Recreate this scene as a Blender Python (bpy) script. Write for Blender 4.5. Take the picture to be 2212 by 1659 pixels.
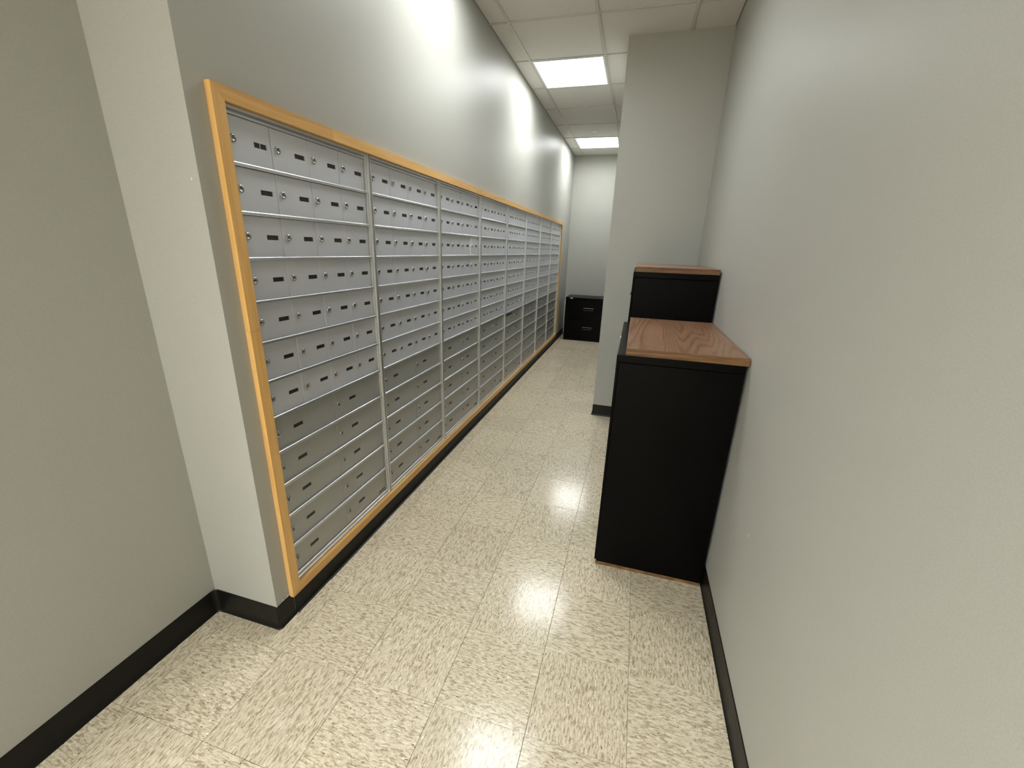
import bpy, bmesh, math, random
from mathutils import Matrix, Vector

for o in list(bpy.data.objects):
    bpy.data.objects.remove(o)
SC = bpy.context.scene
COL = SC.collection
random.seed(7)

# ------------------------------------------------------------------ camera
# axes: +x to the right, +y down the corridor, +z up, metres; mailbox wall plane is x = 0
CAM = (1.16432, 0.0, 1.42713)
RGT = Vector((0.96006742, 0.27794288, 0.03191084))
FWD = Vector((-0.25503253, 0.91636224, -0.30860762))
UPV = Vector((-0.11501718, 0.28814582, 0.95065401))
cam = bpy.data.cameras.new('camera')
cam.sensor_fit = 'HORIZONTAL'
cam.sensor_width = 36.0
cam.lens = 900.036 / 2212.0 * 36.0
cam.clip_start = 0.02
cam.clip_end = 60
co = bpy.data.objects.new('camera', cam)
COL.objects.link(co)
co.matrix_world = Matrix(((RGT.x, UPV.x, -FWD.x, CAM[0]), (RGT.y, UPV.y, -FWD.y, CAM[1]),
                          (RGT.z, UPV.z, -FWD.z, CAM[2]), (0, 0, 0, 1)))
SC.camera = co

# ------------------------------------------------------------------ world, exposure
w = bpy.data.worlds.new('world')
SC.world = w
w.use_nodes = True
w.node_tree.nodes['Background'].inputs[0].default_value = (0.8, 0.85, 0.9, 1)
w.node_tree.nodes['Background'].inputs[1].default_value = 0.02
SC.view_settings.view_transform = 'Standard'
SC.view_settings.look = 'None'
SC.view_settings.gamma = 1.0
SC.view_settings.use_curve_mapping = False
SC.view_settings.exposure = 0.23
SC.cycles.use_denoising = True
SC.cycles.max_bounces = 8
SC.cycles.caustics_reflective = False
SC.cycles.caustics_refractive = False
LAMP = 20.0                      # emission of the corridor light diffusers
LAMP_FILL = 24.0                 # stronger emission for the added, unseen fill lights behind the camera

# ------------------------------------------------------------------ dimensions
XL, XR, XS = -0.3042, 1.6156, 0.9264      # near left wall, right wall, partition side
YC, YS, YB, YF = 0.9587, 3.6402, 7.50, -0.9   # pier face, partition face, back wall, corridor mouth behind the camera
BX0, BX1, BY = -3.2, 4.2, -6.2               # the room the corridor opens into
H = 2.8815
TF, FY0, FY1, FZ0, FZ1, FW = 0.0203, 1.0205, 6.695, 0.0966, 1.8291, 0.0378
GX, GDX, GY, GDY = 0.1390, 0.6017, 3.2929, 0.6188     # ceiling grid

# ------------------------------------------------------------------ material helpers
MATS = {}
def s2l(c):
    return tuple((v / 255 / 12.92) if v / 255 <= 0.04045 else ((v / 255 + 0.055) / 1.055) ** 2.4 for v in c)
class NT:
    def __init__(s, name):
        m = bpy.data.materials.new(name); m.use_nodes = True
        s.m = m; s.t = m.node_tree; s.b = s.t.nodes['Principled BSDF']; MATS[name] = m
    def n(s, typ, **kw):
        x = s.t.nodes.new(typ)
        for k, v in kw.items():
            if k.startswith('i_'):
                x.inputs[k[2:].replace('_', ' ')].default_value = v
            else:
                setattr(x, k, v)
        return x
    def l(s, a, b): s.t.links.new(a, b)
    def set(s, col=None, rough=None, metal=None, spec=None, coat=None, coat_r=None, aniso=None):
        if col is not None: s.b.inputs['Base Color'].default_value = (*col, 1)
        if rough is not None: s.b.inputs['Roughness'].default_value = rough
        if metal is not None: s.b.inputs['Metallic'].default_value = metal
        if spec is not None: s.b.inputs['Specular IOR Level'].default_value = spec
        if coat is not None: s.b.inputs['Coat Weight'].default_value = coat
        if coat_r is not None: s.b.inputs['Coat Roughness'].default_value = coat_r
        return s
    def coords(s, kind='Object', scale=(1, 1, 1), rot=(0, 0, 0), rnd=0.0):
        tc = s.n('ShaderNodeTexCoord'); mp = s.n('ShaderNodeMapping')
        mp.inputs['Scale'].default_value = scale; mp.inputs['Rotation'].default_value = rot
        s.l(tc.outputs[kind], mp.inputs['Vector'])
        if rnd:
            oi = s.n('ShaderNodeObjectInfo'); mu = s.n('ShaderNodeMath', operation='MULTIPLY')
            mu.inputs[1].default_value = rnd; s.l(oi.outputs['Random'], mu.inputs[0])
            cb = s.n('ShaderNodeCombineXYZ'); s.l(mu.outputs[0], cb.inputs[2]); s.l(mu.outputs[0], cb.inputs[0])
            ad = s.n('ShaderNodeVectorMath', operation='ADD')
            s.l(mp.outputs[0], ad.inputs[0]); s.l(cb.outputs[0], ad.inputs[1])
            return ad.outputs[0]
        return mp.outputs[0]
    def noise(s, vec, scale=1.0, detail=2.0, rough=0.5, dist=0.0):
        x = s.n('ShaderNodeTexNoise'); x.inputs['Scale'].default_value = scale
        x.inputs['Detail'].default_value = detail; x.inputs['Roughness'].default_value = rough
        x.inputs['Distortion'].default_value = dist
        s.l(vec, x.inputs['Vector']); return x.outputs['Fac']
    def ramp(s, fac, stops):
        r = s.n('ShaderNodeValToRGB'); e = r.color_ramp.elements
        while len(e) < len(stops): e.new(0.5)
        for i, (p, c) in enumerate(stops):
            e[i].position = p; e[i].color = (*c, 1)
        s.l(fac, r.inputs[0]); return r.outputs[0]
    def mix(s, fac, a, b, mode='MIX'):
        x = s.n('ShaderNodeMix', data_type='RGBA', blend_type=mode)
        for sock, v in ((x.inputs[0], fac), (x.inputs[6], a), (x.inputs[7], b)):
            if hasattr(v, 'links') or hasattr(v, 'is_output'): s.l(v, sock)
            else: sock.default_value = v if not isinstance(v, tuple) else (*v, 1)
        return x.outputs[2]
    def color(s, sock): s.l(sock, s.b.inputs['Base Color'])
    def rough(s, fac, lo, hi):
        mr = s.n('ShaderNodeMapRange'); mr.inputs[3].default_value = lo; mr.inputs[4].default_value = hi
        s.l(fac, mr.inputs[0]); s.l(mr.outputs[0], s.b.inputs['Roughness'])
    def bump(s, fac, strength=0.1, dist=0.001):
        b = s.n('ShaderNodeBump'); b.inputs['Strength'].default_value = strength; b.inputs['Distance'].default_value = dist
        s.l(fac, b.inputs['Height']); s.l(b.outputs[0], s.b.inputs['Normal'])

# wall paint: grey-green beige satin, fine roller stipple
def paint(name, col):
    m = NT(name).set(rough=0.42, spec=0.075)
    v = m.coords('Object')
    n1 = m.noise(v, 330, 1, 0.5)
    c = m.ramp(n1, [(0.3, tuple(x * 0.96 for x in col)), (0.7, tuple(x * 1.04 for x in col))])
    m.color(c)
    return m.m
paint('wall_paint', (0.425, 0.422, 0.385))
NT('paint_chip').set((0.85, 0.84, 0.80), 0.6)

# vinyl composition floor tile: streaked tan chips, waxed
m = NT('floor_tile').set(spec=0.4)
v = m.coords('Object', (46, 170, 1), rnd=61.0)
n1 = m.noise(v, 1.0, 3.0, 0.66, 0.6)
base = m.ramp(n1, [(0.30, s2l((150, 135, 112))), (0.43, s2l((180, 166, 141))), (0.50, s2l((206, 194, 170))),
                   (0.62, s2l((218, 208, 186))), (0.74, s2l((232, 224, 206)))])
v2 = m.coords('Object', (95, 230, 1), rnd=37.0)
sp = m.noise(v2, 1.0, 1.0, 0.4)
fs = m.n('ShaderNodeMapRange'); fs.inputs[1].default_value = 0.70; fs.inputs[2].default_value = 0.76
m.l(sp, fs.inputs[0])
base = m.mix(fs.outputs[0], base, s2l((250, 246, 230)))
fd = m.n('ShaderNodeMapRange'); fd.inputs[1].default_value = 0.29; fd.inputs[2].default_value = 0.24
m.l(sp, fd.inputs[0])
base = m.mix(fd.outputs[0], base, s2l((84, 72, 56)))
oi = m.n('ShaderNodeObjectInfo')
tint = m.ramp(oi.outputs['Random'], [(0.0, (0.93, 0.925, 0.91)), (1.0, (1.04, 1.04, 1.03))])
base = m.mix(1.0, base, tint, 'MULTIPLY')
m.color(base)
vw = m.coords('Object', (1, 1, 1), rnd=11.0)
nw = m.noise(vw, 38, 2, 0.6)
m.rough(nw, 0.115, 0.23)
m.bump(nw, 0.10, 0.0007)
NT('floor_joint').set((0.09, 0.075, 0.055), 0.7)

# ceiling
m = NT('ceiling_tile')
m.set(rough=0.95, spec=0.15)
v = m.coords('Object', rnd=9.0)
m.color(m.ramp(m.noise(v, 160, 3, 0.7), [(0.30, (0.52, 0.505, 0.47)), (0.46, (0.68, 0.67, 0.63))]))
NT('grid_white').set((0.54, 0.53, 0.49), 0.5)
NT('fixture_white').set((0.82, 0.82, 0.79), 0.4)
NT('sprinkler_white').set((0.80, 0.79, 0.75), 0.4)
for nm, st in (('diffuser', LAMP), ('diffuser_fill', LAMP_FILL)):
    m = NT(nm).set((0.9, 0.9, 0.9), 0.4)
    m.b.inputs['Emission Color'].default_value = (0.965, 1.0, 1.0, 1)
    m.b.inputs['Emission Strength'].default_value = st

# rubber base
m = NT('rubber_base').set((0.0075, 0.0070, 0.0060), 0.42, spec=0.22)
m.rough(m.noise(m.coords('Object'), 30, 3), 0.34, 0.52)

# maple trim; grain along z (stiles) or y (rails)
def maple(name, axis):
    m = NT(name).set(rough=0.38, spec=0.4)
    sc = (60, 60, 3.0) if axis == 'z' else (60, 3.0, 60)
    v = m.coords('Object', sc, rnd=23.0)
    n1 = m.noise(v, 1.0, 4, 0.6, 0.4)
    c = m.ramp(n1, [(0.25, s2l((202, 154, 90))), (0.5, s2l((218, 172, 106))), (0.8, s2l((228, 187, 124)))])
    oi = m.n('ShaderNodeObjectInfo')
    c = m.mix(1.0, c, m.ramp(oi.outputs['Random'], [(0, (0.93, 0.90, 0.86)), (1, (1.05, 1.05, 1.04))]), 'MULTIPLY')
    m.color(c)
maple('maple_stile', 'z'); maple('maple_rail', 'y')

# aluminium mailbox finishes
def alu(name, col, rough, metal, scale):
    m = NT(name).set(metal=metal, spec=0.5)
    v = m.coords('Object', scale, rnd=17.0)
    n1 = m.noise(v, 1.0, 3, 0.6)
    m.color(m.ramp(n1, [(0.3, tuple(x * 0.95 for x in col)), (0.7, tuple(x * 1.05 for x in col))]))
    m.rough(n1, rough - 0.04, rough + 0.04)
alu('silver_door', (0.70, 0.715, 0.775), 0.46, 0.50, (400, 400, 400))
alu('grey_door', (0.42, 0.43, 0.42), 0.42, 0.50, (400, 400, 400))
NT('silver_rail').set((0.66, 0.665, 0.67), 0.31, 0.85, 0.5)
NT('lock_metal').set((0.42, 0.405, 0.385), 0.27, 0.95)
NT('dark_slot').set((0.012, 0.011, 0.010), 0.6)
NT('dark_inside').set((0.010, 0.010, 0.010), 0.9, spec=0.1)
m = NT('number_window').set((0.030, 0.027, 0.022), 0.32, spec=0.5)
NT('dark_patch').set((0.16, 0.155, 0.13), 0.5)

# black steel cabinets
m = NT('black_steel').set((0.0014, 0.0012, 0.0013), 0.30, spec=0.5)
m.b.inputs['IOR'].default_value = 1.17
NT('handle_black').set((0.03, 0.03, 0.03), 0.3)
NT('sticker_white').set((0.75, 0.75, 0.74), 0.5)
NT('chrome').set((0.8, 0.8, 0.8), 0.15, 1.0)

# oak laminate: cathedral grain running along y
m = NT('oak_laminate').set(rough=0.34, spec=0.45)
v = m.coords('Object', (9.0, 0.85, 1.0), rnd=4.0)
n0 = m.noise(v, 0.55, 1.0, 0.4, 0.25)
sepm = m.n('ShaderNodeMath', operation='MULTIPLY'); sepm.inputs[1].default_value = 24.0
m.l(n0, sepm.inputs[0])
jit = m.noise(m.coords('Object', (60, 5, 1)), 1.0, 2, 0.6)
ja = m.n('ShaderNodeMath', operation='MULTIPLY_ADD'); ja.inputs[1].default_value = 0.9
m.l(jit, ja.inputs[0]); m.l(sepm.outputs[0], ja.inputs[2])
fr = m.n('ShaderNodeMath', operation='FRACT'); m.l(ja.outputs[0], fr.inputs[0])
ring = m.ramp(fr.outputs[0], [(0.0, s2l((116, 84, 63))), (0.25, s2l((143, 108, 83))), (0.75, s2l((150, 115, 90))), (1.0, s2l((120, 87, 65)))])
pore = m.noise(m.coords('Object', (520, 9, 1)), 1.0, 3, 0.7)
pc = m.ramp(pore, [(0.38, (0.74, 0.71, 0.68)), (0.52, (1, 1, 1))])
m.color(m.mix(0.8, ring, pc, 'MULTIPLY'))
m = NT('oak_edge').set(rough=0.40, spec=0.4)
n0 = m.noise(m.coords('Object', (5, 5, 95), rnd=3.0), 1.0, 3, 0.6, 0.6)
m.color(m.ramp(n0, [(0.32, s2l((66, 42, 22))), (0.46, s2l((100, 68, 38))), (0.62, s2l((124, 90, 54)))]))
m = NT('plywood').set(rough=0.7)
n0 = m.noise(m.coords('Object', (22, 22, 160)), 1.0, 3, 0.6)
m.color(m.ramp(n0, [(0.35, s2l((72, 46, 24))), (0.5, s2l((112, 80, 44))), (0.65, s2l((140, 108, 66)))]))

# ------------------------------------------------------------------ geometry helpers
def obj(name, bm_or_me, mat=None, parent=None, loc=(0, 0, 0), mats=None):
    if isinstance(bm_or_me, bmesh.types.BMesh):
        bmesh.ops.recalc_face_normals(bm_or_me, faces=bm_or_me.faces)
        me = bpy.data.meshes.new(name); bm_or_me.to_mesh(me); bm_or_me.free()
    else:
        me = bm_or_me
    if mats:
        if not me.materials:
            for q in mats: me.materials.append(MATS[q])
    elif mat and not me.materials:
        me.materials.append(MATS[mat])
    o = bpy.data.objects.new(name, me); COL.objects.link(o)
    o.location = loc
    if parent is not None: o.parent = parent
    return o
def thing(name, label, cat, loc=(0, 0, 0), group=None):
    o = bpy.data.objects.new(name, None); COL.objects.link(o); o.location = loc
    o.empty_display_size = 0.1
    o['label'] = label; o['category'] = cat
    if group: o['group'] = group
    return o
def struct(o):
    o['kind'] = 'structure'; return o
def box(bm, x0, x1, y0, y1, z0, z1, bev=0.0, seg=1, mi=0):
    vs = [bm.verts.new(p) for p in ((x0, y0, z0), (x1, y0, z0), (x1, y1, z0), (x0, y1, z0),
                                     (x0, y0, z1), (x1, y0, z1), (x1, y1, z1), (x0, y1, z1))]
    fs = [bm.faces.new([vs[i] for i in f]) for f in ((3, 2, 1, 0), (4, 5, 6, 7), (0, 1, 5, 4), (1, 2, 6, 5), (2, 3, 7, 6), (3, 0, 4, 7))]
    for f in fs: f.material_index = mi
    if bev:
        es = list({e for f in fs for e in f.edges})
        bmesh.ops.bevel(bm, geom=es, offset=bev, segments=seg, profile=0.6, affect='EDGES', clamp_overlap=True)
def nbox(*a, **k):
    bm = bmesh.new(); box(bm, *a, **k); return bm
def extrude_loop(loop_a, loop_b, mi=0, bm=None):
    """solid between two matching closed loops of 3-d points"""
    bm = bm or bmesh.new()
    A = [bm.verts.new(p) for p in loop_a]; B = [bm.verts.new(p) for p in loop_b]
    n = len(A)
    for i in range(n):
        bm.faces.new((A[i], A[(i + 1) % n], B[(i + 1) % n], B[i])).material_index = mi
    bm.faces.new(A[::-1]).material_index = mi; bm.faces.new(B).material_index = mi
    return bm
def lathe(bm, prof, n=16, axis='x', c=(0, 0, 0), mi=0):
    rings = []
    for r, h in prof:
        if r == 0:
            p = (c[0] + h, c[1], c[2]) if axis == 'x' else (c[0], c[1], c[2] + h)
            rings.append([bm.verts.new(p)])
        else:
            rr = []
            for i in range(n):
                a = 2 * math.pi * i / n
                if axis == 'x': rr.append(bm.verts.new((c[0] + h, c[1] + r * math.cos(a), c[2] + r * math.sin(a))))
                else: rr.append(bm.verts.new((c[0] + r * math.cos(a), c[1] + r * math.sin(a), c[2] + h)))
            rings.append(rr)
    for a, b in zip(rings, rings[1:]):
        for i in range(n):
            j = (i + 1) % n
            if len(b) == 1: f = bm.faces.new((a[i], a[j], b[0]))
            elif len(a) == 1: f = bm.faces.new((a[0], b[j], b[i]))
            else: f = bm.faces.new((a[i], a[j], b[j], b[i]))
            f.material_index = mi; f.smooth = True
def sweep(path, prof):
    """prof: closed loop of (outward, z); path: xy points, room on the right-hand side"""
    bm = bmesh.new(); rings = []
    n = len(path)
    for i, (x, y) in enumerate(path):
        ds = []
        if i > 0: ds.append(Vector((x - path[i - 1][0], y - path[i - 1][1])).normalized())
        if i < n - 1: ds.append(Vector((path[i + 1][0] - x, path[i + 1][1] - y)).normalized())
        ns = [Vector((d.y, -d.x)) for d in ds]
        nn = sum(ns, Vector((0, 0))).normalized()
        k = 1.0 / max(0.3, nn.dot(ns[0]))
        rings.append([bm.verts.new((x + nn.x * o * k, y + nn.y * o * k, z)) for o, z in prof])
    m_ = len(prof)
    for a, b in zip(rings, rings[1:]):
        for i in range(m_):
            bm.faces.new((a[i], a[(i + 1) % m_], b[(i + 1) % m_], b[i]))
    bm.faces.new(rings[0]); bm.faces.new(rings[-1][::-1])
    return bm
def arc(cx, cy, r, a0, a1, n=6):
    return [(cx + r * math.cos(math.radians(a0 + (a1 - a0) * i / n)), cy + r * math.sin(math.radians(a0 + (a1 - a0) * i / n))) for i in range(n + 1)]

# ------------------------------------------------------------------ room shell
def wallbox(name, boxes):
    bm = bmesh.new()
    for b in boxes: box(bm, *b)
    return struct(obj(name, bm, 'wall_paint'))
OY0, OY1, OZ0, OZ1 = 1.0495, 6.6560, 0.1335, 1.7918
wl_near = wallbox('wall_left_near', [(-0.46, XL, YF, YC, -0.02, H + 0.15)])
wl = wallbox('wall_left', [(-0.46, 0, YC, OY0, -0.02, H + 0.15), (-0.46, 0, OY1, YB, -0.02, H + 0.15),
                           (-0.46, 0, OY0, OY1, -0.02, OZ0), (-0.46, 0, OY0, OY1, OZ1, H + 0.15)])
wr = wallbox('wall_right', [(XR, XR + 0.15, YF, YS, -0.02, H + 0.15)])
wp = wallbox('wall_partition', [(XS, XR + 0.15, YS, YB, -0.02, H + 0.15)])
wb = wallbox('wall_back', [(-0.46, XR + 0.15, YB, YB + 0.15, -0.02, H + 0.15)])
wf = wallbox('wall_front', [(BX0, BX1, BY - 0.15, BY, -0.02, H + 0.15), (BX0 - 0.15, BX0, BY, YF, -0.02, H + 0.15), (BX1, BX1 + 0.15, BY, YF, -0.02, H + 0.15),
                          (BX0, -0.46, YF, YF + 0.15, -0.02, H + 0.15), (XR + 0.15, BX1, YF, YF + 0.15, -0.02, H + 0.15)])

# ---- floor: slab and individual tiles, grain quarter-turned like a checkerboard
bm = nbox(-0.46, XR + 0.15, YF, YB + 0.15, -0.12, -0.0034)
box(bm, BX0, BX1, BY, YF, -0.12, 0.0, mi=1)
floor = struct(obj('floor', bm, mats=['floor_joint', 'floor_tile']))
TX, TY, TS, GAP = 0.9980, 1.1858, 0.3048, 0.0010
def tile_mesh(cx, cy, x0, x1, y0, y1, turned):
    bm = bmesh.new()
    pts = []
    lx0, lx1, ly0, ly1 = x0 - cx, x1 - cx, y0 - cy, y1 - cy
    if turned: lx0, lx1, ly0, ly1 = ly0, ly1, -lx1, -lx0
    g, b = GAP / 2, 0.0006
    z0, z1 = -0.0033, 0.0
    lo = [(lx0 + g, ly0 + g, z0), (lx1 - g, ly0 + g, z0), (lx1 - g, ly1 - g, z0), (lx0 + g, ly1 - g, z0)]
    md = [(x, y, z1 - b) for x, y, _ in lo]
    hi = [(lx0 + g + b, ly0 + g + b, z1), (lx1 - g - b, ly0 + g + b, z1), (lx1 - g - b, ly1 - g - b, z1), (lx0 + g + b, ly1 - g - b, z1)]
    L = [[bm.verts.new(p) for p in q] for q in (lo, md, hi)]
    for a, c in zip(L, L[1:]):
        for i in range(4): bm.faces.new((a[i], a[(i + 1) % 4], c[(i + 1) % 4], c[i]))
    bm.faces.new(L[2]); bm.faces.new(L[0][::-1])
    bmesh.ops.recalc_face_normals(bm, faces=bm.faces)
    me = bpy.data.meshes.new('floor_tile'); bm.to_mesh(me); bm.free()
    me.materials.append(MATS['floor_tile'])
    return me
cache = {}
for j in range(-15, 22):
    for i in range(-6, 4):
        x0, y0 = TX + i * TS, TY + j * TS
        x1, y1 = x0 + TS, y0 + TS
        left = XL if y0 < YC else 0.0
        right = XR if y0 < YS else XS
        cx0, cx1 = max(x0, left), min(x1, right)
        cy0, cy1 = max(y0, YF), min(y1, YB)
        if cx1 - cx0 < 0.004 or cy1 - cy0 < 0.004: continue
        turned = (i + j) % 2 != 0
        cx, cy = x0 + TS / 2, y0 + TS / 2
        key = (round(cx0 - x0, 4), round(x1 - cx1, 4), round(cy0 - y0, 4), round(y1 - cy1, 4), turned)
        if key not in cache: cache[key] = tile_mesh(cx, cy, cx0, cx1, cy0, cy1, turned)
        o = obj('floor_tile', cache[key], parent=floor, loc=(cx, cy, random.uniform(-0.0001, 0.0001)))
        o.rotation_euler = (random.uniform(-0.0011, 0.0011), random.uniform(-0.0011, 0.0011), math.pi / 2 if turned else 0)

# ---- ceiling: slab, lay-in tiles and grid bars
bm = nbox(-0.46, XR + 0.15, YF, YB + 0.15, H + 0.095, H + 0.15)
box(bm, BX0, BX1, BY, YF, H + 0.094, H + 0.15, mi=1)
ceil = struct(obj('ceiling', bm, mats=['grid_white', 'ceiling_tile']))
gx = [XL] + [GX + k * GDX for k in range(0, 3)] + [XR]
k0 = math.ceil((YF - GY) / GDY)
gy = [YF] + [GY + k * GDY for k in range(k0, 7)] + [YB]
LIGHT_ROWS = (2.0553, 3.9117, 6.3869)
FILL_LIGHTS = [(x, y) for x in (GX - 4 * GDX, GX - 2 * GDX, GX) for y in [GY - q * GDY for q in range(8, 16)]]  # unseen lights, added to brighten the surfaces that face the camera
def is_light(xa, ya):
    return abs(xa - GX) < 0.01 and any(abs(ya - q) < 0.02 for q in LIGHT_ROWS)
ctile = {}
for a in range(len(gx) - 1):
    for b in range(len(gy) - 1):
        xa, xb, ya, yb = gx[a], gx[a + 1], gy[b], gy[b + 1]
        if is_light(xa, ya): continue
        if ya >= YC - 0.3 and xa < 0: xa = 0.0
        if xb - xa < 0.03 or (xa > XS and ya > YS): continue
        key = (round(xb - xa, 3), round(yb - ya, 3))
        if key not in ctile:
            dx, dy = (xb - xa) / 2 - 0.004, (yb - ya) / 2 - 0.004
            ctile[key] = nbox(-dx, dx, -dy, dy, 0, 0.016, bev=0.0015)
            me = bpy.data.meshes.new('ceiling_tile'); bmesh.ops.recalc_face_normals(ctile[key], faces=ctile[key].faces)
            ctile[key].to_mesh(me); ctile[key].free(); me.materials.append(MATS['ceiling_tile']); ctile[key] = me
        obj('ceiling_tile', ctile[key], parent=ceil, loc=((xa + xb) / 2, (ya + yb) / 2, H + 0.007))
for x in gx[1:-1]:
    y1 = YS if x > XS else YB
    obj('grid_bar', nbox(x - 0.0095, x + 0.0095, YF, y1, H, H + 0.0215, bev=0.001), 'grid_white', ceil)
for y in gy[1:-1]:
    xe = XR if y < YS else XS
    xs = XL if y < YC else 0.0
    obj('grid_bar', nbox(xs, xe, y - 0.0085, y + 0.0085, H + 0.0006, H + 0.0205, bev=0.001), 'grid_white', ceil)
# ---- ceiling lights
LL = ['square ceiling light over the near end of the mailboxes', 'nearer of the two glowing ceiling lights in view, above the mailboxes',
      'farther glowing ceiling light near the back wall'] + ['unseen ceiling light added behind the camera as fill'] * 24
for k, (x, y) in enumerate([(GX, q) for q in LIGHT_ROWS] + FILL_LIGHTS):
    t = thing('ceiling_light', LL[k], 'ceiling light', (x + GDX / 2, y + GDY / 2, H), 'square ceiling lights' if k < 3 else 'added fill lights behind the camera')
    hx, hy = GDX / 2 - 0.010, GDY / 2 - 0.010
    bm = bmesh.new()
    for (x0, x1, y0, y1) in ((-hx, -hx + 0.014, -hy, hy), (hx - 0.014, hx, -hy, hy), (-hx + 0.014, hx - 0.014, -hy, -hy + 0.014), (-hx + 0.014, hx - 0.014, hy - 0.014, hy)):
        box(bm, x0, x1, y0, y1, 0.0, 0.0882)
    obj('frame', bm, 'fixture_white', t)
    obj('housing', nbox(-hx, hx, -hy, hy, 0.0885, 0.0930), 'fixture_white', t)
    bm = nbox(-hx + 0.0145, hx - 0.0145, -hy + 0.0145, hy - 0.0145, 0.080, 0.0880)
    for f in bm.faces:                      # only the underside of the lens glows
        f.material_index = 1 if f.calc_center_median().z < 0.0801 else 0
    obj('diffuser', bm, parent=t, mats=['fixture_white', 'diffuser' if k < 3 else 'diffuser_fill'])
# ---- sprinkler cover
t = thing('sprinkler_cover', 'small round white sprinkler cover on the ceiling before the far light', 'sprinkler', (0.4525, 6.09, H + 0.0069))
bm = bmesh.new(); lathe(bm, [(0.040, 0.0), (0.040, -0.003), (0.036, -0.006), (0, -0.007)], 24, 'z'); obj('cover_plate', bm, 'sprinkler_white', t)
bm = bmesh.new(); lathe(bm, [(0.044, 0.0), (0.044, -0.002), (0.0405, -0.0025), (0.0405, 0)], 24, 'z'); obj('trim_ring', bm, 'grid_white', t)

# ---- black cove base
def prof(h, toe, th=0.0032):
    return [(0, 0), (0, h), (th * 0.6, h), (th, h - 0.002), (th, 0.024), (th + toe * 0.16, 0.013), (th + toe * 0.48, 0.005), (toe + th, 0.0015), (toe + th, 0)]
R1 = 0.022
# keep the outer corner on the wall corner: a sharp wall corner with a slightly rounded base in front of it
pth = [(XL, YF), (XL, YC - R1)] + arc(XL + R1, YC - R1, R1, 180, 90)[1:] + [(-0.004, YC), (0, YC + 0.004), (0, 1.0355)]
struct(obj('baseboard_left_near', sweep(pth, prof(0.1016, 0.0065)), 'rubber_base'))
bl = struct(obj('baseboard_left', sweep([(0, 1.2265), (0, YB)], prof(0.0958, 0.0150)), 'rubber_base'))
obj('base_strip', sweep([(0, 1.0400), (0, 1.2258)], prof(0.0958, 0.0115)), 'rubber_base', bl)
struct(obj('baseboard_back', sweep([(0.02, YB), (XS - 0.012, YB)], prof(0.1016, 0.0075)), 'rubber_base'))
struct(obj('baseboard_partition', sweep([(XS, YB - 0.012), (XS, YS + 0.004), (XS + 0.004, YS), (XR - 0.012, YS)], prof(0.1016, 0.0075)), 'rubber_base'))
struct(obj('baseboard_right', sweep([(XR, YS), (XR, YF)], prof(0.1016, 0.0060)), 'rubber_base'))
# paint chips
def chip(parent, pts): 
    bm = bmesh.new(); bm.faces.new([bm.verts.new(p) for p in pts])
    return obj('paint_chip', bm, 'paint_chip', parent)
chip(wl, [(-0.0290, YC - 0.0004, 1.578), (-0.0262, YC - 0.0004, 1.5775), (-0.0255, YC - 0.0004, 1.5825), (-0.028, YC - 0.0004, 1.584)])
chip(wr, [(XR - 0.0004, 1.3150, 0.553), (XR - 0.0004, 1.3195, 0.560), (XR - 0.0004, 1.3180, 0.567), (XR - 0.0004, 1.3150, 0.571)])
chip(wl, [(0.0004, 0.985, 0.106), (0.0004, 0.991, 0.1035), (0.0004, 0.9925, 0.109), (0.0004, 0.990, 0.113)])
chip(wl, [(0.0004, 1.002, 0.104), (0.0004, 1.013, 0.103), (0.0004, 1.0165, 0.112), (0.0004, 1.012, 0.1095)])

# ------------------------------------------------------------------ maple surround
fr_t = thing('wooden_surround', 'honey-coloured wooden trim frame around the whole bank of mailboxes', 'frame', (0, FY0, FZ0))
def lz(p): return (p[0], p[1] - FY0, p[2] - FZ0)
def stile(y_out, sgn, za=None, zb=None, rebate=True):
    yi = y_out + sgn * FW
    if rebate: sec = [(y_out, 0.0002), (y_out + sgn * 0.0225, 0.0002), (y_out + sgn * 0.0225, 0.0068), (yi, 0.0068), (yi, TF), (y_out, TF)]
    else: sec = [(y_out, 0.0002), (yi, 0.0002), (yi, TF), (y_out, TF)]
    lo = [(x, y, FZ0 + abs(y - y_out) + 0.0003 if za is None else za) for y, x in sec]
    hi = [(x, y, FZ1 - abs(y - y_out) - 0.0003 if zb is None else zb) for y, x in sec]
    return extrude_loop([lz(p) for p in lo], [lz(p) for p in hi])
obj('stile', stile(FY0, 1, None, 1.1505), 'maple_stile', fr_t)
obj('stile', stile(FY0, 1, 1.1511, None), 'maple_stile', fr_t)
obj('stile', stile(FY1, -1, rebate=False), 'maple_stile', fr_t)
def rail(zo, sgn, joints):
    zi = zo + sgn * FW
    ys = [None] + joints + [None]
    for a, b in zip(ys, ys[1:]):
        la, lb = [], []
        for z, x in ((zo, 0.0002), (zi, 0.0002), (zi, TF), (zo, TF)):
            d = abs(z - zo)
            la.append(lz((x, FY0 + d if a is None else a + 0.0002, z)))
            lb.append(lz((x, FY1 - d if b is None else b - 0.0002, z)))
        obj('rail', extrude_loop(la, lb), 'maple_rail', fr_t)
rail(FZ1, -1, [1.5063, 3.6816])
rail(FZ0, 1, [3.30])

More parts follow.
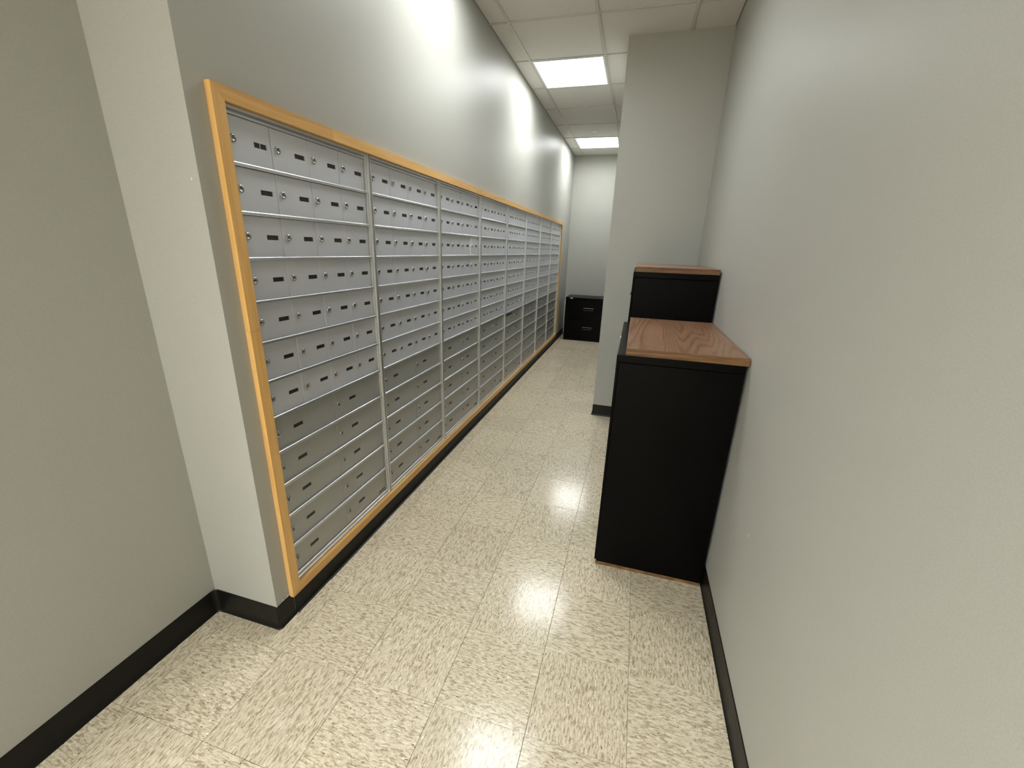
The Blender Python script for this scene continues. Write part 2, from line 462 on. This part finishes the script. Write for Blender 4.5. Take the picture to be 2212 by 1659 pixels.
# ------------------------------------------------------------------ mailbox units
UY, UP = 1.0505, 0.7004                  # first unit start, unit pitch
DW = 0.1651                              # door pitch
SIDE = (UP - 4 * DW) / 2
ZTOP, RP = 1.7707, 0.1353                # top of first door row, row pitch
UZ0, UZ1 = 0.1350, 1.7905
LEDGE = 0.0112
XD, XRAIL, XLEDGE = -0.0125, 0.0055, -0.0015
DH = RP - LEDGE - 0.0012
ZB = ZTOP - 12 * RP
def door_mesh(wd, h, holes, name='mailbox_door', depth=0.0048):
    """front at x=0, lower left corner at origin; rectangular through-holes"""
    e = 0.0009
    ys = sorted({0, e, wd - e, wd} | {q for hl in holes for q in hl[:2]})
    zs = sorted({0, e, h - e, h} | {q for hl in holes for q in hl[2:]})
    bm = bmesh.new()
    inhole = lambda yc, zc: any(a < yc < b and c < zc < d for a, b, c, d in holes)
    V = {}
    def vert(i, k, back):
        key = (i, k, back)
        if key not in V:
            edge = i in (0, len(ys) - 1) or k in (0, len(zs) - 1)
            V[key] = bm.verts.new((-depth if back else (-e if edge else 0.0), ys[i], zs[k]))
        return V[key]
    ny, nz = len(ys) - 1, len(zs) - 1
    solid = {(i, k): not inhole((ys[i] + ys[i + 1]) / 2, (zs[k] + zs[k + 1]) / 2) for i in range(ny) for k in range(nz)}
    for (i, k), s in solid.items():
        if not s: continue
        bm.faces.new([vert(i, k, 0), vert(i + 1, k, 0), vert(i + 1, k + 1, 0), vert(i, k + 1, 0)])
        for (di, dk, p, q) in ((-1, 0, (i, k), (i, k + 1)), (1, 0, (i + 1, k), (i + 1, k + 1)), (0, -1, (i, k), (i + 1, k)), (0, 1, (i, k + 1), (i + 1, k + 1))):
            if not solid.get((i + di, k + dk), False):
                bm.faces.new([vert(*p, 0), vert(*q, 0), vert(*q, 1), vert(*p, 1)])
    bmesh.ops.recalc_face_normals(bm, faces=bm.faces)
    me = bpy.data.meshes.new(name); bm.to_mesh(me); bm.free()
    return me
PY0, PY1, PH = 0.0985, 0.1462, 0.0150
zc = DH / 2
WIN = (PY0, PY1, zc - PH / 2 - 0.0012, zc + PH / 2 - 0.0012)
GAPD = 0.0013
m_small = door_mesh(DW - GAPD, DH, [WIN]); m_small.materials.append(MATS['silver_door'])
m_large = door_mesh(2 * DW - GAPD, DH, [WIN]); m_large.materials.append(MATS['grey_door'])
m_nolock = door_mesh(DW - GAPD, DH, [WIN, (0.0165, 0.0305, zc - 0.0075, zc + 0.0075)]); m_nolock.materials.append(MATS['silver_door'])
m_ajar = door_mesh(DW - GAPD, DH, [WIN], depth=0.0098); m_ajar.materials.append(MATS['silver_door'])
m_slot = door_mesh(2 * DW - GAPD, DH, [(0.012, 0.272, 0.094, 0.1065)]); m_slot.materials.append(MATS['grey_door'])
bm = bmesh.new()
lathe(bm, [(0.0118, -0.0002), (0.0118, 0.0022), (0.0108, 0.0040), (0.0085, 0.0050), (0.0068, 0.0050), (0.0064, 0.0041), (0, 0.0041)], 18)
box(bm, 0.0036, 0.0046, -0.0012, 0.0056, -0.0011, 0.0011, mi=1)
me_lock = bpy.data.meshes.new('lock'); bmesh.ops.recalc_face_normals(bm, faces=bm.faces); bm.to_mesh(me_lock); bm.free()
me_lock.materials.append(MATS['lock_metal']); me_lock.materials.append(MATS['dark_slot'])
bm = nbox(-0.0042, -0.0030, PY0 + 0.0004, PY1 - 0.0004, WIN[2] + 0.0004, WIN[3] - 0.0004)
me_win = bpy.data.meshes.new('number_window'); bmesh.ops.recalc_face_normals(bm, faces=bm.faces); bm.to_mesh(me_win); bm.free()
me_win.materials.append(MATS['number_window'])
# ledge between rows: rounded nose, extruded along y
def prism_y(sec, y0, y1): return extrude_loop([(x, y0, z) for x, z in sec], [(x, y1, z) for x, z in sec])
def tomesh(bm, name, mat):
    bmesh.ops.recalc_face_normals(bm, faces=bm.faces)
    me = bpy.data.meshes.new(name); bm.to_mesh(me); bm.free(); me.materials.append(MATS[mat]); return me
xl = XLEDGE
me_ledge = tomesh(prism_y([(XD - 0.006, 0), (xl - 0.0008, 0), (xl, 0.0008), (xl, LEDGE - 0.0042), (xl - 0.0004, LEDGE - 0.0026), (xl - 0.0013, LEDGE - 0.0012), (xl - 0.0027, LEDGE - 0.0003), (xl - 0.0044, LEDGE), (XD - 0.006, LEDGE)],
                          SIDE - 0.006, UP - SIDE + 0.006), 'ledge', 'silver_rail')
# side rails: flat inner band, rounded proud outer lip
def side_sec(mir):
    s = [(0.0009, XD - 0.012), (SIDE, XD - 0.012), (SIDE, -0.0035), (SIDE - 0.0007, -0.0025), (0.0112, -0.0022), (0.0108, 0.0036), (0.0094, XRAIL - 0.0004),
         (0.0078, XRAIL), (0.0044, XRAIL), (0.0030, XRAIL - 0.0006), (0.0026, 0.001), (0.0009, 0.001)]
    return [(UP - y, x) for y, x in s] if mir else s
def side_mesh(mir):
    s = side_sec(mir)
    return tomesh(extrude_loop([(x, y, 0) for y, x in s], [(x, y, UZ1 - UZ0) for y, x in s]), 'side_rail', 'silver_rail')
me_sl, me_sr = side_mesh(False), side_mesh(True)
zt = ZTOP - UZ0; zq = UZ1 - UZ0
me_top = tomesh(prism_y([(XD - 0.012, zt), (XD + 0.004, zt), (XD + 0.004, zt + 0.0065), (XD + 0.0015, zt + 0.0075), (XD + 0.0015, zt + 0.0095), (0.0035, zt + 0.0105), (0.0045, zt + 0.0135), (0.0045, zq), (XD - 0.012, zq)],
                        SIDE - 0.009, UP - SIDE + 0.009), 'head_rail', 'silver_rail')
zb_ = ZB - UZ0
me_bot = tomesh(prism_y([(XD - 0.012, 0), (0.0050, 0), (0.0050, 0.0030), (0.0035, 0.0048), (-0.0015, 0.0056), (-0.0025, 0.0062), (-0.0025, zb_ + 0.004), (-0.0040, zb_ + LEDGE - 0.0018), (-0.0060, zb_ + LEDGE - 0.0006), (XD - 0.012, zb_ + LEDGE - 0.0006)],
                        SIDE - 0.009, UP - SIDE + 0.009), 'sill_rail', 'silver_rail')
me_body = tomesh(nbox(-0.300, XD - 0.0125, 0.003, UP - 0.003, 0.002, UZ1 - UZ0 - 0.002), 'body', 'dark_inside')
me_patch = tomesh(nbox(0.0001, 0.0006, 0.265, 0.318, 0.008, 0.022), 'dark_patch', 'dark_patch')  # thin dark grey patch in the lower right corner of the bottom door
ULAB = ['large silver mailbox unit at the near left end of the bank', 'second silver mailbox unit from the near end',
        'third mailbox unit from the near end, one door ajar and one lock missing', 'fourth mailbox unit from the near end',
        'fifth mailbox unit from the near end, with a black outgoing mail slot', 'sixth mailbox unit from the near end, third from the far end',
        'seventh mailbox unit from the near end, next to last', 'last mailbox unit at the far end of the bank, beside the wooden stile']
for u in range(8):
    t = thing('mailbox_unit', ULAB[u], 'mailboxes', (0, UY + u * UP, UZ0), 'mailbox units in the wall')
    obj('body', me_body, parent=t)
    obj('side_rail', me_sl, parent=t); obj('side_rail', me_sr, parent=t)
    obj('head_rail', me_top, parent=t); obj('sill_rail', me_bot, parent=t)
    for r in range(1, 12):
        obj('ledge', me_ledge, parent=t, loc=(0, 0, ZTOP - r * RP - UZ0))
    for r in range(12):
        small = r < 7
        wd = DW if small else 2 * DW
        z = ZTOP - (r + 1) * RP - UZ0 + LEDGE + 0.0004
        for c in range(4 if small else 2):
            me = m_small if small else m_large
            lock = win = True; lab = None; ang = 0.0
            if u == 2 and c == 3 and r == 0: win = False; lab = 'mailbox door with an empty black number window'
            if u == 2 and c == 3 and r == 1: me = m_nolock; lock = False; lab = 'mailbox door with a black hole where the lock was'
            if u == 2 and c == 3 and r == 2: me = m_ajar; ang = math.radians(2.6); lab = 'mailbox door standing slightly ajar'
            if u == 4 and c == 0 and r == 7: me = m_slot; lock = win = False; lab = 'mailbox door with a long black mail slot'
            y = SIDE + c * wd + GAPD / 2
            d = obj('door', me, parent=t, loc=(XD + random.uniform(-0.0006, 0.0005), y, z))
            tw = random.gauss(0, 0.0010)
            if ang:
                # hinged on its right-hand edge
                L = wd - GAPD
                d.location.x += math.sin(ang) * L; d.location.y += L * (1 - math.cos(ang))
                d.rotation_euler.z = ang
            else:
                d.rotation_euler = (0, random.gauss(0, 0.0015), tw)
            if lab: d['label'] = lab
            if lock: obj('lock', me_lock, parent=d, loc=(0, 0.0235, zc)).rotation_euler.x = random.gauss(0, 0.08)
            if win: obj('number_window', me_win, parent=d)
            if u == r == c == 0: obj('window_divider', nbox(-0.0030, -0.0012, 0.1214, 0.1230, WIN[2], WIN[3]), 'silver_door', d)
            if r == 11 and c == 1: obj('dark_patch', me_patch, parent=d)

# ------------------------------------------------------------------ lateral file cabinets
def lateral(name, label, cat, x0, x1, y0, y1, h, n, z_base, plinth_mat, group):
    """drawers face -x"""
    t = thing(name, label, cat, (x0, y0, 0), group)
    W, L = x1 - x0, y1 - y0
    obj('plinth', nbox(0.006, W - 0.002, 0.006, L - 0.004, 0.0005, z_base), plinth_mat, t)
    obj('body', nbox(0.010, W, 0, L, z_base, h - 0.033, bev=0.0015), 'black_steel', t)
    obj('top_cap', nbox(0.0, W, -0.0006, L, h - 0.0318, h, bev=0.003, seg=2), 'black_steel', t)
    dz = (h - 0.034 - z_base) / n
    for k in range(n):
        za = z_base + k * dz
        d = obj('drawer', nbox(0.0, 0.0098, 0.012, L - 0.012, za + (0.002 if k else 0.0), za + dz - 0.002, bev=0.0015), 'black_steel', t)
        bm = bmesh.new(); box(bm, -0.008, 0.0, L / 2 - 0.075, L / 2 + 0.075, za + dz * 0.60, za + dz * 0.60 + 0.012, bev=0.003)
        obj('handle', bm, 'handle_black', d)
    return t
c1 = lateral('filing_cabinet', 'near black filing cabinet with an oak top, against the right wall', 'cabinet', 1.1290, 1.6045, 1.6940, 2.5640, 1.0360, 3, 0.021, 'plywood', 'black filing cabinets')
bm = bmesh.new(); lathe(bm, [(0.007, 0.0), (0.007, -0.004), (0.005, -0.005), (0, -0.005)], 14, 'x', (-0.0003, 0.445, 1.021)); obj('cabinet_lock', bm, 'chrome', c1)
c2 = lateral('filing_cabinet', 'taller black filing cabinet with an oak top, before the partition wall', 'cabinet', 1.1510, 1.6030, 2.5680, 3.3560, 1.3250, 4, 0.021, 'black_steel', 'black filing cabinets')
def slab(label, x0, x1, y0, y1, z0, z1):
    t = thing('oak_top', label, 'top board', (x0, y0, z0), 'oak boards on the filing cabinets')
    W, L, T = x1 - x0, y1 - y0, z1 - z0
    obj('panel', nbox(0.0012, W - 0.0012, 0.0012, L - 0.0012, 0.0002, T, bev=0.0006), 'oak_laminate', t)
    bm = bmesh.new()
    for b in ((0, 0.0011, 0, L), (W - 0.0011, W, 0, L), (0.0011, W - 0.0011, 0, 0.0011), (0.0011, W - 0.0011, L - 0.0011, L)):
        box(bm, b[0], b[1], b[2], b[3], 0.0002, T - 0.0004)
    obj('edge_band', bm, 'oak_edge', t)
slab('oak-grain board on top of the near, lower filing cabinet', 1.1625, 1.6110, 1.6905, 2.5635, 1.0362, 1.0655)
slab('oak-grain board on top of the taller filing cabinet', 1.1625, 1.6050, 2.5655, 3.3600, 1.3252, 1.3540)

# far two-drawer cabinet, drawers face the camera
FX0, FX1, FYA, FYB, FH = 0.1070, 0.8690, 6.9050, 7.3650, 0.7065
t = thing('filing_cabinet', 'low two-drawer black filing cabinet at the far end by the back wall', 'cabinet', (FX0, FYA, 0), 'black filing cabinets')
W, D = FX1 - FX0, FYB - FYA
obj('plinth', nbox(0.004, W - 0.004, 0.004, D, 0.0005, 0.048), 'black_steel', t)
obj('body', nbox(0, W, 0.018, D, 0.049, FH - 0.029, bev=0.0015), 'black_steel', t)
obj('top_cap', nbox(0, W, 0, D, FH - 0.028, FH, bev=0.004, seg=2), 'black_steel', t)
for za, zb2 in ((0.053, 0.350), (0.356, 0.674)):
    zh = za + (zb2 - za) * 0.53
    # drawer front with a recessed pull
    bm = bmesh.new()
    hx0, hx1, hz0, hz1 = W / 2 - 0.076, W / 2 + 0.076, zh - 0.019, zh + 0.019
    xs, zs = [0.003, hx0, hx1, W - 0.003], [za, hz0, hz1, zb2]
    for i in range(3):
        for k in range(3):
            if i == 1 and k == 1: continue
            box(bm, xs[i], xs[i + 1], 0.0, 0.0175, zs[k], zs[k + 1])
    bmesh.ops.remove_doubles(bm, verts=bm.verts, dist=1e-6)
    d = obj('drawer', bm, 'black_steel', t)
    bm = bmesh.new()
    box(bm, hx0 - 0.004, hx1 + 0.004, -0.006, 0.004, hz1 - 0.010, hz1 + 0.002, bev=0.002)
    box(bm, hx0 - 0.004, hx1 + 0.004, -0.003, 0.004, hz0 - 0.002, hz0 + 0.008, bev=0.002)
    obj('handle', bm, 'handle_black', d)
obj('label_sticker', nbox(0.076, 0.119, -0.0010, -0.0002, FH - 0.021, FH - 0.007), 'sticker_white', t)
